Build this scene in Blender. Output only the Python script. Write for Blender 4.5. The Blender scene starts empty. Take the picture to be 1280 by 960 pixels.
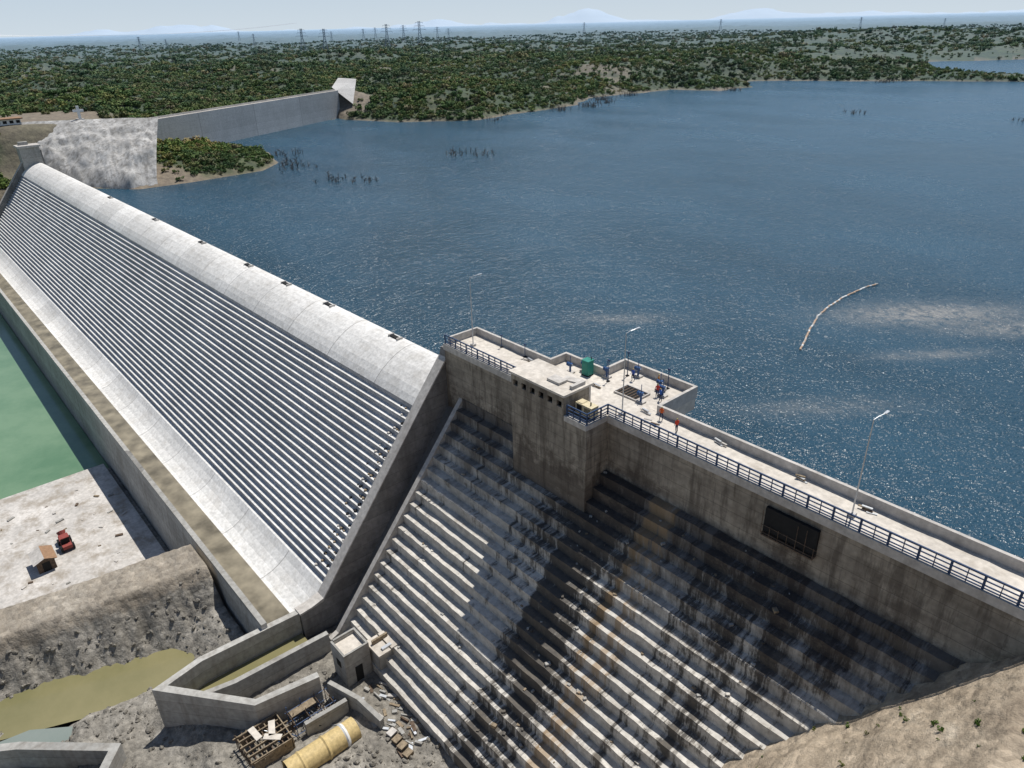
import bpy, bmesh, math, random
import numpy as np
from mathutils import Vector, Matrix
random.seed(7); rng=np.random.default_rng(11)
K=1.55; W=-12.0
scene=bpy.context.scene
COL=scene.collection

# ---------------------------------------------------------------- nodes
def newmat(name):
    m=bpy.data.materials.new(name); m.use_nodes=True
    nt=m.node_tree; b=nt.nodes['Principled BSDF']; b.inputs['Roughness'].default_value=.85
    b.inputs['Specular IOR Level'].default_value=.25
    return m,nt,b
def N(nt,t,**k):
    n=nt.nodes.new(t)
    for a,v in k.items():
        if a.startswith('i_'): n.inputs[int(a[2:])].default_value=v
        else: setattr(n,a,v)
    return n
def L(nt,a,b): nt.links.new(a,b)
def pos(nt,scale=(1,1,1)):
    g=N(nt,'ShaderNodeTexCoord'); mp=N(nt,'ShaderNodeMapping'); mp.inputs['Scale'].default_value=scale
    L(nt,g.outputs['Object'],mp.inputs[0]); return mp.outputs[0]
def noise(nt,scale,detail=4,vs=(1,1,1),rough=.55,vec=None):
    n=N(nt,'ShaderNodeTexNoise'); n.inputs['Scale'].default_value=scale; n.inputs['Detail'].default_value=detail
    n.inputs['Roughness'].default_value=rough
    L(nt,vec if vec else pos(nt,vs),n.inputs['Vector']); return n.outputs['Fac']
def ramp(nt,fac,stops,interp='LINEAR'):
    r=N(nt,'ShaderNodeValToRGB'); r.color_ramp.interpolation=interp
    e=r.color_ramp.elements
    while len(e)<len(stops): e.new(.5)
    for i,(p,c) in enumerate(stops):
        e[i].position=p
        if not hasattr(c,'__len__'): c=(c,c,c)
        e[i].color=(*c,1)
    L(nt,fac,r.inputs[0]); return r.outputs[0]
def mix(nt,a,b,fac,mode='MIX'):
    m=N(nt,'ShaderNodeMix',data_type='RGBA',blend_type=mode)
    for s,v in ((6,a),(7,b),(0,fac)):
        if isinstance(v,bpy.types.NodeSocket): L(nt,v,m.inputs[s])
        elif hasattr(v,'__len__'): m.inputs[s].default_value=(*v,1)
        else: m.inputs[s].default_value=v if s==0 else (v,v,v,1)
    return m.outputs[2]
def math_(nt,op,a,b=None,clamp=False):
    m=N(nt,'ShaderNodeMath',operation=op,use_clamp=clamp)
    for i,v in enumerate((a,b)):
        if v is None: continue
        if isinstance(v,bpy.types.NodeSocket): L(nt,v,m.inputs[i])
        else: m.inputs[i].default_value=v
    return m.outputs[0]
def bump(nt,b,h,strength,dist):
    n=N(nt,'ShaderNodeBump'); n.inputs['Strength'].default_value=strength; n.inputs['Distance'].default_value=dist
    L(nt,h,n.inputs['Height']); L(nt,n.outputs[0],b.inputs['Normal'])
def sep(nt,vec=None):
    s=N(nt,'ShaderNodeSeparateXYZ')
    if vec is None: g=N(nt,'ShaderNodeTexCoord'); vec=g.outputs['Object']
    L(nt,vec,s.inputs[0]); return s.outputs
def lines(nt,coord,period,width):
    f=math_(nt,'FRACT',math_(nt,'DIVIDE',coord,period)); return math_(nt,'LESS_THAN',f,width/period)

def concrete(name,c,var=.25,streak=.3,lift=0,seam=0,stain=None,rough=.9,dirt=(.16,.13,.10),blot=.5,bmp=.3,bt=.55):
    m,nt,b=newmat(name)
    lo=tuple(x*(1-var) for x in c); hi=tuple(min(1,x*(1+var*.6)) for x in c)
    n1=noise(nt,.12,5); col=ramp(nt,n1,[(.3,lo),(.7,hi)])
    n2=noise(nt,1.6,4); col=mix(nt,col,ramp(nt,n2,[(.3,.78),(.7,1.12)]),1,'MULTIPLY')
    if streak:
        n3=noise(nt,1,4,(.9,.5,.06),.65)
        col=mix(nt,col,dirt,math_(nt,'MULTIPLY',ramp(nt,n3,[(.5,0),(.75,1)]),streak))
    if blot:
        n4=noise(nt,.35,5,rough=.7)
        col=mix(nt,col,dirt,math_(nt,'MULTIPLY',ramp(nt,n4,[(bt,0),(bt+.17,1)]),blot*.5))
    s=sep(nt)
    if lift:
        pn=N(nt,'ShaderNodeTexWhiteNoise',noise_dimensions='1D'); L(nt,math_(nt,'FLOOR',math_(nt,'DIVIDE',s[2],lift)),pn.inputs['W'])
        col=mix(nt,col,ramp(nt,pn.outputs['Value'],[(0,.85),(1,1.1)]),1,'MULTIPLY')
        col=mix(nt,col,.0,math_(nt,'MULTIPLY',lines(nt,s[2],lift,.07),.35))
    if seam:
        col=mix(nt,col,(.12,.11,.1),math_(nt,'MULTIPLY',lines(nt,s[0],seam,.16),.6))
        pn=N(nt,'ShaderNodeTexWhiteNoise',noise_dimensions='1D'); L(nt,math_(nt,'FLOOR',math_(nt,'DIVIDE',s[0],seam)),pn.inputs['W'])
        col=mix(nt,col,ramp(nt,pn.outputs['Value'],[(0,.9),(1,1.05)]),1,'MULTIPLY')
    if stain: col=stain(nt,col,s)
    L(nt,col,b.inputs['Base Color']); b.inputs['Roughness'].default_value=rough
    if bmp: bump(nt,b,noise(nt,3,3),bmp,.08)
    return m
def gauss(nt,coord,c,wd):
    d=math_(nt,'DIVIDE',math_(nt,'SUBTRACT',coord,c),wd); return math_(nt,'POWER',2.718,math_(nt,'MULTIPLY',math_(nt,'MULTIPLY',d,d),-1))
def stain_shade_right(nt,col,s):
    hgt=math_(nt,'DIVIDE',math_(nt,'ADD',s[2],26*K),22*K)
    st=math_(nt,'ADD',math_(nt,'MULTIPLY',noise(nt,1,6,(.55,.05,.05),.78),.65),math_(nt,'MULTIPLY',noise(nt,.30,6,rough=.78),.35))
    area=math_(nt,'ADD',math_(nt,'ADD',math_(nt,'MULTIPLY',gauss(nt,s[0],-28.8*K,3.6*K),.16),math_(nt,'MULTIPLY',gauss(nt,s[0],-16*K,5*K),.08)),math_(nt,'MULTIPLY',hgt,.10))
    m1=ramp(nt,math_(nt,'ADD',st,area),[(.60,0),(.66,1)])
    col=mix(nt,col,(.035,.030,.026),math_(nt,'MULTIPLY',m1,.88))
    dark_band=ramp(nt,math_(nt,'ADD',hgt,math_(nt,'MULTIPLY',math_(nt,'SUBTRACT',noise(nt,1,6,(.35,.08,.08),.75),.5),.7)),[(.72,0),(.90,1)])  # damp band, with the wall's cast shade also painted dark into it
    col=mix(nt,col,(.055,.045,.04),math_(nt,'MULTIPLY',dark_band,.82))
    col=mix(nt,col,(.20,.17,.13),math_(nt,'MULTIPLY',ramp(nt,noise(nt,.6,6,rough=.8),[(.5,0),(.62,1)]),.4))
    r=math_(nt,'ADD',noise(nt,1,5,(.6,.06,.06),.7),math_(nt,'MULTIPLY',gauss(nt,s[0],-24.3*K,2.2*K),.25))
    rm=math_(nt,'MULTIPLY',ramp(nt,r,[(.68,0),(.76,1)]),gauss(nt,s[0],-24.3*K,3.0*K))
    col=mix(nt,col,(.30,.21,.12),math_(nt,'MULTIPLY',rm,.75))
    return col
def stain_wall(nt,col,s):
    a=noise(nt,1,5,(.15,.15,.7),.6)
    col=mix(nt,col,(.12,.10,.08),math_(nt,'MULTIPLY',ramp(nt,a,[(.45,0),(.7,1)]),.6))
    a=noise(nt,1,6,(.8,.8,.10),.75)
    col=mix(nt,col,(.065,.052,.042),math_(nt,'MULTIPLY',ramp(nt,a,[(.48,0),(.6,1)]),.55))
    dark_band=ramp(nt,math_(nt,'ADD',math_(nt,'DIVIDE',s[2],-9*K),math_(nt,'MULTIPLY',math_(nt,'SUBTRACT',noise(nt,.3,6,rough=.75),.5),1.4)),[(.42,0),(.60,1)])
    col=mix(nt,col,(.07,.055,.045),math_(nt,'MULTIPLY',dark_band,.65))
    return col
M={}
M['ogee']=concrete('ogee_concrete',(.76,.74,.70),.10,.0,seam=15.3,blot=.8,dirt=(.42,.39,.34),bt=.5)
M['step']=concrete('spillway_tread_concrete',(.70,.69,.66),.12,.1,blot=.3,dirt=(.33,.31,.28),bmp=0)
M['riser']=concrete('spillway_riser_shaded_concrete',(.40,.40,.41),.2,.2,blot=.6,dirt=(.22,.21,.20),bmp=0)  # riser shade painted in: same concrete in a darker colour than treads
M['apron']=concrete('apron_concrete',(.76,.75,.72),.10,.0,seam=15.3,blot=.6,dirt=(.48,.44,.38),bt=.5)
M['rstep']=concrete('stepped_face_concrete',(.58,.55,.495),.2,.2,stain=stain_shade_right,blot=.7,dirt=(.22,.18,.14))
M['wall']=concrete('formed_wall_concrete',(.39,.345,.28),.22,.5,lift=1.45,stain=stain_wall)
M['twall']=concrete('training_wall_concrete',(.27,.26,.25),.3,.7,lift=1.9,blot=1.2,dirt=(.12,.11,.1))
M['chute']=concrete('chute_concrete',(.17,.165,.16),.25,.5,blot=1)
M['deck']=concrete('deck_concrete',(.62,.57,.50),.15,0,blot=.8,dirt=(.33,.28,.22),bt=.5)
M['para']=concrete('parapet_concrete',(.52,.49,.45),.15,.3)
M['low']=concrete('channel_wall_concrete',(.42,.41,.38),.2,.5,lift=1.9)
M['slab']=concrete('slab_concrete',(.55,.52,.48),.25,0,blot=1.5,dirt=(.27,.23,.18),bt=.47)
M['fardam']=concrete('far_dam_concrete',(.60,.59,.57),.1,.25,lift=3.8,seam=23,dirt=(.34,.33,.31))
M['shot']=concrete('shotcrete',(.48,.47,.45),.35,1.0,blot=1.6,dirt=(.18,.17,.155),bt=.48)
def plain(name,c,rough=.6,var=.15,metal=0,sc=2.5):
    m,nt,b=newmat(name); n=noise(nt,sc,3)
    L(nt,ramp(nt,n,[(.3,tuple(x*(1-var) for x in c)),(.7,tuple(x*(1+var) for x in c))]),b.inputs['Base Color'])
    b.inputs['Roughness'].default_value=rough; b.inputs['Metallic'].default_value=metal; return m
M['blue']=plain('blue_rail_paint',(.03,.06,.13),.45)
M['bluem']=plain('blue_machine_paint',(.03,.08,.20),.4)
M['galv']=plain('galvanised_steel',(.5,.52,.54),.4,metal=.6)
M['dark']=plain('dark_void',(.02,.02,.02),.9)
M['cream']=plain('cream_enclosure_paint',(.60,.52,.34),.5)
M['teal']=plain('teal_plastic',(.03,.22,.17),.5)
M['red']=plain('red_paint',(.26,.06,.05),.6)
M['white']=plain('white_paint',(.72,.72,.70),.6)
M['wood']=plain('formwork_timber',(.24,.19,.13),.85,.4)
M['rust']=plain('rusted_steel',(.12,.085,.06),.85,.4)
M['pipe']=plain('ochre_pipe_coating',(.55,.42,.20),.6,.2)
M['roof']=plain('brown_roof_tiles',(.28,.17,.10),.8)
M['boom']=plain('debris_boom',(.5,.36,.26),.7)
M['twig']=plain('dead_wood',(.13,.11,.095),.9)
M['steelfar']=plain('pylon_steel',(.22,.27,.32),.7)
M['sed']=plain('gutter_sediment_water',(.21,.185,.135),.4,.45,sc=.3)

# ---------------------------------------------------------------- mesh builder (dam units -> metres)
class MB:
    def __init__(s): s.v=[];s.f=[];s.m=[];s.slots=[]
    def mi(s,k):
        if k not in s.slots: s.slots.append(k)
        return s.slots.index(k)
    def add(s,vs,fs,mat):
        o=len(s.v); s.v+= [tuple(p) for p in vs]
        if isinstance(mat,str): mat=[mat]*len(fs)
        for f,m in zip(fs,mat): s.f.append([o+i for i in f]); s.m.append(s.mi(m))
    def box(s,x0,x1,y0,y1,z0,z1,mat,rot=0,c=None):
        vs=[(x,y,z) for z in (z0,z1) for x,y in ((x0,y0),(x1,y0),(x1,y1),(x0,y1))]
        if rot:
            cx,cy=c or ((x0+x1)/2,(y0+y1)/2); a,b=math.cos(rot),math.sin(rot)
            vs=[(cx+(x-cx)*a-(y-cy)*b,cy+(x-cx)*b+(y-cy)*a,z) for x,y,z in vs]
        s.add(vs,[(0,3,2,1),(4,5,6,7),(0,1,5,4),(1,2,6,5),(2,3,7,6),(3,0,4,7)],mat)
    def cyl(s,p0,p1,r0,r1,mat,n=10,cap=True):
        p0,p1=Vector(p0),Vector(p1); d=(p1-p0).normalized(); a=d.orthogonal().normalized(); b=d.cross(a)
        vs=[]
        for p,r in ((p0,r0),(p1,r1)):
            for i in range(n):
                t=2*math.pi*i/n; vs.append(p+a*math.cos(t)*r+b*math.sin(t)*r)
        fs=[(i,(i+1)%n,n+(i+1)%n,n+i) for i in range(n)]
        if cap: fs+= [tuple(reversed(range(n))),tuple(range(n,2*n))]
        s.add(vs,fs,mat)
    def tube(s,pts,r,mat,n=6):
        for a,b in zip(pts[:-1],pts[1:]): s.cyl(a,b,r,r,mat,n)
    def polywall(s,pts,th,z0,z1,mat,topmat=None):
        n=len(pts); z1=z1 if hasattr(z1,'__len__') else [z1]*n; z0=z0 if hasattr(z0,'__len__') else [z0]*n
        P=[Vector(p) for p in pts]; vs=[]
        for i in range(n):
            d0=(P[i]-P[i-1]).normalized() if i>0 else (P[1]-P[0]).normalized()
            d1=(P[i+1]-P[i]).normalized() if i<n-1 else d0
            n0=Vector((-d0.y,d0.x)); n1=Vector((-d1.y,d1.x)); m=(n0+n1).normalized(); k=th/2/max(.3,m.dot(n0))
            A=P[i]+m*k; B=P[i]-m*k
            vs+=[(A.x,A.y,z0[i]),(A.x,A.y,z1[i]),(B.x,B.y,z1[i]),(B.x,B.y,z0[i])]
        fs=[];ms=[]
        for i in range(n-1):
            a=4*i;b=a+4
            for j in range(4):
                k=(j+1)%4; fs.append((a+j,a+k,b+k,b+j)); ms.append(topmat if (topmat and j==1) else mat)
        fs+=[(0,1,2,3),tuple(4*(n-1)+j for j in (3,2,1,0))]; ms+=[mat,mat]
        s.add(vs,fs,ms)
    def profile(s,pts,s0,s1,nseg,mats,jit=0):
        m=len(pts); vs=[]
        for k in range(nseg+1):
            x=s0+(s1-s0)*k/nseg
            for (w,z) in pts:
                j=jit if 0<k<nseg else 0
                vs.append((x+(random.uniform(-.3,.3)*j*4),w+random.uniform(-j,j),z+random.uniform(-j,j)))
        fs=[];ms=[]
        for k in range(nseg):
            for i in range(m):
                i2=(i+1)%m; a=k*m
                fs.append((a+i,a+i2,a+m+i2,a+m+i)); ms.append(mats if isinstance(mats,str) else mats[i])
        fs+=[tuple(range(m)),tuple(nseg*m+i for i in reversed(range(m)))]; mm=mats if isinstance(mats,str) else mats[0]; ms+=[mm,mm]
        s.add(vs,fs,ms)
    def shear(s,s0=-50.,k=.0085):
        s.v=[(x,y,z+min(0,(x-s0))*k) for x,y,z in s.v]
    def build(s,name,smooth=False,loc=None,bevel=0):
        me=bpy.data.meshes.new(name)
        me.from_pydata([(x*K,y*K,z*K) for x,y,z in s.v],[],s.f)
        for k in s.slots: me.materials.append(M[k])
        me.polygons.foreach_set('material_index',s.m)
        bm=bmesh.new(); bm.from_mesh(me); bmesh.ops.recalc_face_normals(bm,faces=bm.faces); bm.to_mesh(me); bm.free()
        if smooth: me.polygons.foreach_set('use_smooth',[True]*len(me.polygons))
        o=bpy.data.objects.new(name,me); COL.objects.link(o)
        if bevel:
            b=o.modifiers.new('b','BEVEL'); b.width=bevel; b.segments=2; b.limit_method='ANGLE'
        return o

# ---------------------------------------------------------------- noise
def vnoise(x,y,seed=0):
    xi=np.floor(x).astype(np.int64); yi=np.floor(y).astype(np.int64); fx=x-xi; fy=y-yi
    fx=fx*fx*(3-2*fx); fy=fy*fy*(3-2*fy)
    def h(a,b):
        n=(a*374761393+b*668265263+seed*1442695041)&0x7fffffff
        n=((n^(n>>13))*1274126177)&0x7fffffff
        return ((n^(n>>16))&0xffff)/65535.
    return (h(xi,yi)*(1-fx)+h(xi+1,yi)*fx)*(1-fy)+(h(xi,yi+1)*(1-fx)+h(xi+1,yi+1)*fx)*fy
def fbm(x,y,seed=0,o=5,g=.5):
    r=0;a=1;t=0
    for i in range(o): r=r+a*(vnoise(x*2**i,y*2**i,seed+i)-.5)*2; t+=a; a*=g
    return r/t
def sdist(x,y,poly):
    P=np.array(poly,float); d=np.full(x.shape,1e18); inside=np.zeros(x.shape,bool)
    for i in range(len(P)):
        a=P[i]; b=P[(i+1)%len(P)]; e=b-a
        t=np.clip(((x-a[0])*e[0]+(y-a[1])*e[1])/(e@e),0,1)
        d=np.minimum(d,(x-a[0]-t*e[0])**2+(y-a[1]-t*e[1])**2)
        c=((a[1]>y)!=(b[1]>y))
        if a[1]!=b[1]: inside^= c & (x<(b[0]-a[0])*(y-a[1])/(b[1]-a[1])+a[0])
    d=np.sqrt(d); return np.where(inside,d,-d)
def sm(a,b,x):
    t=np.clip((x-a)/(b-a),0,1); return t*t*(3-2*t)
LAND=[(-243,-900),(-243,36),(-226,48.4),(-217,55),(-216,69),(-218,91),(-228,101),(-252,108),(-277,98),(-286,103),(-326,177),(-316,176),(-287,186),(-265,214),(-271,271),(-298,319),(-291,386),(-260,392),(-262,425),(-300,440),(-285,470),(-209,507),(-148,541),(0,600),(300,640),(900,700),(60000,3000),(60000,90000),(-90000,90000),(-90000,-900)]
LAND2=[(46,-900),(46,60),(120,150),(400,300),(6000,600),(6000,-900)]
LAKE=[(-310,690),(-225,622),(-165,588),(-40,640),(-40,880),(-205,810)]
LAKE2=[(-385,610),(-350,570),(-318,590),(-335,630)]
def land(x,y):
    wob=fbm(x/18,y/18,5)*6+fbm(x/70,y/70,9)*6
    d=sdist(x,y,LAND)
    far=np.hypot(x,y)
    wobm=sm(95,130,y)*np.where(np.hypot(x+306,y-145)<55,0,1)
    d=d+wob*wobm
    d=np.maximum(d,sdist(x,y,LAND2))
    dl=np.maximum(sdist(x,y,LAKE),sdist(x,y,LAKE2))+fbm(x/20,y/20,3)*5
    return d,dl,far
def height(x,y):
    d,dl,far=land(x,y)
    rise=5.0*(1-np.exp(-np.maximum(d,0)/14))+2.5*(1-np.exp(-np.maximum(d,0)/140))
    hills=fbm(x/48,y/48,21)*9.5*sm(8,60,d)+fbm(x/230,y/230,31)*6*sm(40,350,d)+fbm(x/14,y/14,41)*1.2*sm(3,20,d)
    h=W+rise+hills+ (fbm(x/900,y/900,51)*9)*sm(900,2600,far)
    for (cx,cy,rx,hh) in ((-330,250,55,6),(-310,225,28,3.5),(-330,385,50,7),(-275,440,30,4),(-340,480,60,6),(-420,160,70,2),(-600,420,200,5),(-720,40,260,6),(-450,1000,190,11),(-250,960,120,9),(-380,640,50,4)):
        h=h+hh*np.exp(-((x-cx)**2+(y-cy)**2)/(2*(rx*.6)**2))*sm(0,25,d)
    h=np.maximum(h,W+.2*np.minimum(d,14))
    pl=1-sm(22,36,np.hypot(x+283,y-48)); h=h*(1-pl)+2.6*pl
    t=((x+268)*-59+(y-70)*108)/(59**2+108**2); px=-268-59*t; py=70+108*t
    near=(1-sm(5,22,np.hypot(x-px,y-py)))*sm(-.1,.05,t)*(1-sm(.95,1.05,t))
    h=np.where(d>0,h*(1-near)+np.minimum(h,-3.0)*near,h)
    cut=np.exp(-((x+332)**2+(y-187)**2)/(2*9**2)); h=h+cut*6*(d>0)
    h=np.where(d<0,np.maximum(W-16,W+d*.35),h)
    lk=sm(-60,-2,dl); h=np.where(dl<=0,h*(1-lk)+np.minimum(h,W+1.0+fbm(x/9,y/9,8)*.8)*lk,np.minimum(h,W-.1-.2*dl))
    h=np.where((d<0)&(y<38.9),-48,h)
    return h,d,dl
def grid(name,X,Y,Z,attrs,mat,wrap=False,smooth=True):
    a,b=X.shape; me=bpy.data.meshes.new(name)
    co=np.stack([X,Y,Z],-1).reshape(-1,3)*K
    i=np.arange(a-1)[:,None]; j=np.arange(b if wrap else b-1)[None,:]; j2=(j+1)%b
    q=np.stack([i*b+j,(i+1)*b+j,(i+1)*b+j2,i*b+j2],-1).reshape(-1,4)
    me.vertices.add(len(co)); me.vertices.foreach_set('co',co.astype(np.float32).ravel())
    me.loops.add(q.size); me.loops.foreach_set('vertex_index',q.astype(np.int32).ravel())
    me.polygons.add(len(q)); me.polygons.foreach_set('loop_start',np.arange(0,q.size,4,dtype=np.int32)); me.polygons.foreach_set('loop_total',np.full(len(q),4,dtype=np.int32))
    me.update(calc_edges=True); me.validate()
    if smooth: me.polygons.foreach_set('use_smooth',[True]*len(me.polygons))
    for k,v in attrs.items():
        at=me.attributes.new(k,'FLOAT','POINT'); at.data.foreach_set('value',v.astype(np.float32).ravel())
    me.materials.append(mat); o=bpy.data.objects.new(name,me); COL.objects.link(o); return o
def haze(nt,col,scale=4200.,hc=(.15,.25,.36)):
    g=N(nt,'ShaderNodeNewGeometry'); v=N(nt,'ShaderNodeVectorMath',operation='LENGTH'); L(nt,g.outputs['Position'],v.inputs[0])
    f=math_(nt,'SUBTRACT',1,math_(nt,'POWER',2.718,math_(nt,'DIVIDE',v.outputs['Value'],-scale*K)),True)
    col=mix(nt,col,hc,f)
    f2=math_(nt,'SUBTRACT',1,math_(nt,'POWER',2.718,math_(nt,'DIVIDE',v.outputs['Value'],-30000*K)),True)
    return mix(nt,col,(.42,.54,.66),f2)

# terrain material
m,nt,b=newmat('scrubland')
n1=noise(nt,.02,6,rough=.65); n2=noise(nt,.15,5,rough=.7)
c=ramp(nt,n1,[(.3,(.036,.060,.013)),(.5,(.058,.075,.020)),(.7,(.11,.105,.04))])
c=mix(nt,c,ramp(nt,n2,[(.35,.5),(.7,1.35)]),1,'MULTIPLY')
at=N(nt,'ShaderNodeAttribute',attribute_name='bare')
soil=ramp(nt,noise(nt,.3,6,rough=.7),[(.3,(.12,.09,.06)),(.6,(.23,.18,.12)),(.75,(.35,.29,.21))])
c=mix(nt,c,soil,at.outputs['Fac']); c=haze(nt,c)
L(nt,c,b.inputs['Base Color']); bump(nt,b,noise(nt,.4,5),.6,1.0); M['terrain']=m

hd=math.atan2(.654,-.757)
ang=np.concatenate([np.linspace(hd-.95,hd+.95,760),np.linspace(hd+.95,hd-.95+2*math.pi,122)[1:-1]])
rad=np.concatenate([np.linspace(20,180,20)[:-1],np.linspace(180,620,190)[:-1],np.geomspace(620,45000,170)])
R,A=np.meshgrid(rad,ang,indexing='ij'); X=R*np.cos(A); Y=R*np.sin(A)
Z,D,DL=height(X,Y)
def bare_f(x,y,z,d,dl):
    n=fbm(x/12,y/12,61); n2=fbm(x/40,y/40,71)
    bshore=(1-sm(W+.1,W+.9,z+n*.7))*.85
    for (cx,cy,r) in ((-222,58,15),(-328,184,14),(-262,212,6),(-352,165,14),(-345,150,12),(-262,392,8),(-300,255,5),(-283,48,30)):
        bshore=np.maximum(bshore,1-sm(r*.6,r,np.hypot(x-cx,y-cy)+n*r*.5))
    return np.clip(np.maximum(bshore,sm(.40,.52,n2+n*.35)*.7*(1-sm(400,1000,np.hypot(x,y)))),0,1)
B=bare_f(X,Y,Z,D,DL)
grid('terrain',X,Y,Z,{'bare':B},M['terrain'],wrap=True)

# distant mountains
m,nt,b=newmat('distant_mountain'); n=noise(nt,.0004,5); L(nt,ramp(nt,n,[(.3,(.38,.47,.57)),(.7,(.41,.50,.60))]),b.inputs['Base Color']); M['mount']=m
aa=np.linspace(hd-.9,hd+.9,300); rr=np.array([33000,34500,36000,38000,40000.])
R2,A2=np.meshgrid(rr,aa,indexing='ij')
prof=np.clip(fbm(aa*9,aa*0,3,6)+.15,0,1)*900*np.exp(-((aa-(hd+.02))/.42)**2)+np.clip(fbm(aa*16,aa*0+4,6,5),0,1)*160
Z2=np.stack([aa*0-60,prof*.45+fbm(aa*40,aa*0+1,16,4)*60*(prof>5),prof+fbm(aa*60,aa*0+8,26,4)*70*(prof>5),prof*.5,aa*0-60]); grid('mountain_range',R2*np.cos(A2),R2*np.sin(A2),Z2,{},M['mount'])

# ---------------------------------------------------------------- water
m,nt,b=newmat('reservoir_water'); b.inputs['IOR'].default_value=1.33; b.inputs['Specular IOR Level'].default_value=.5
big=noise(nt,.010,5,(1,1.8,1),.6); patch=ramp(nt,big,[(.38,0),(.65,1)])
wc=mix(nt,(.011,.043,.070),(.018,.064,.104),patch)
# sky reflection painted into the colour: lighter, bluer water further from the dam
sxyz=sep(nt); off=ramp(nt,math_(nt,'DIVIDE',sxyz[1],600*K),[(.10,0),(.55,1)]); wc=mix(nt,wc,(.030,.095,.155),math_(nt,'MULTIPLY',off,.75))
def streak(nt,cx,cy,la,lb,ang_):
    g=N(nt,'ShaderNodeTexCoord'); mp=N(nt,'ShaderNodeMapping',vector_type='TEXTURE'); mp.inputs['Location'].default_value=(cx*K,cy*K,W*K); mp.inputs['Rotation'].default_value=(0,0,ang_); mp.inputs['Scale'].default_value=(la*K,lb*K,1)
    L(nt,g.outputs['Object'],mp.inputs[0]); s_=sep(nt,mp.outputs[0])
    r2=math_(nt,'ADD',math_(nt,'MULTIPLY',s_[0],s_[0]),math_(nt,'MULTIPLY',s_[1],s_[1])); return math_(nt,'POWER',2.718,math_(nt,'MULTIPLY',r2,-1))
st=streak(nt,-33,107,12,4.0,.86)
for a in ((-27,93,7,1.4,.9,.5),(-62,75,7,2,.86,.4),(-22,110,9,2.4,.9,.7),(-30,70,9,2,.9,.3)): st=math_(nt,'ADD',st,math_(nt,'MULTIPLY',streak(nt,*a[:5]),a[5]))
sn=ramp(nt,noise(nt,.5,6,(1,1,1),.85),[(.38,.12),(.58,1)])
sf=math_(nt,'MULTIPLY',math_(nt,'MULTIPLY',st,sn),.9,True)
L(nt,mix(nt,wc,(.32,.30,.27),sf),b.inputs['Base Color'])
L(nt,ramp(nt,patch,[(0,.19),(1,.30)]),b.inputs['Roughness'])
w1=noise(nt,.55,4,(1,.55,1),.6); w2=noise(nt,.12,3,(1,.6,1)); w3=noise(nt,2.0,2,(1,.6,1))
hh=math_(nt,'ADD',math_(nt,'ADD',w1,math_(nt,'MULTIPLY',w2,1.0)),math_(nt,'MULTIPLY',w3,.45))
bump(nt,b,hh,.75,1.0); M['water']=m
def sheet(name,pts,z,mat):
    me=bpy.data.meshes.new(name); me.from_pydata([(x*K,y*K,z*K) for x,y in pts],[],[tuple(range(len(pts)))]); me.materials.append(M[mat])
    o=bpy.data.objects.new(name,me); COL.objects.link(o); return o
sheet('reservoir_water',[(-2500,37.8),(2500,37.8),(2500,2500),(-2500,2500)],W,'water')
def watermat(n_,c1,c2,ro=.12):
    m,nt,b=newmat(n_); L(nt,ramp(nt,noise(nt,.06,6,rough=.65),[(.35,c1),(.65,c2)]),b.inputs['Base Color']); b.inputs['Roughness'].default_value=ro
    b.inputs['Specular IOR Level'].default_value=.5; bump(nt,b,noise(nt,.8,3),.12,.2); return m
M['green']=watermat('green_water',(.105,.20,.11),(.17,.27,.16))
M['olive']=watermat('olive_pond_water',(.17,.16,.075),(.24,.215,.11))
M['grey']=watermat('grey_pond_water',(.17,.21,.19),(.23,.26,.235))

# ---------------------------------------------------------------- downstream ground
m,nt,b=newmat('gravel_ground')
n1=noise(nt,.09,6,rough=.65)
c=ramp(nt,n1,[(.3,(.17,.155,.13)),(.5,(.26,.24,.205)),(.7,(.38,.355,.31))])
c=mix(nt,c,ramp(nt,noise(nt,1.3,6,rough=.75),[(.3,.45),(.7,1.4)]),1,'MULTIPLY')
at=N(nt,'ShaderNodeAttribute',attribute_name='tan')
tan=ramp(nt,noise(nt,.22,6,rough=.7),[(.3,(.27,.215,.155)),(.55,(.44,.36,.265)),(.75,(.54,.47,.37))])
tan=mix(nt,tan,ramp(nt,noise(nt,1,6,(.12,.5,.9),.75),[(.35,.6),(.6,1.15)]),1,'MULTIPLY')
c=mix(nt,c,tan,at.outputs['Fac'])
vc=N(nt,'ShaderNodeTexVoronoi'); vc.inputs['Scale'].default_value=1.1; L(nt,pos(nt),vc.inputs['Vector'])
c=mix(nt,c,ramp(nt,vc.outputs['Color'],[(0,.75),(1,1.2)]),1,'MULTIPLY')
L(nt,c,b.inputs['Base Color']); bump(nt,b,math_(nt,'ADD',noise(nt,1.2,5,rough=.7),math_(nt,'MULTIPLY',vc.outputs['Distance'],-.4)),.9,.35); M['gravel']=m
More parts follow.
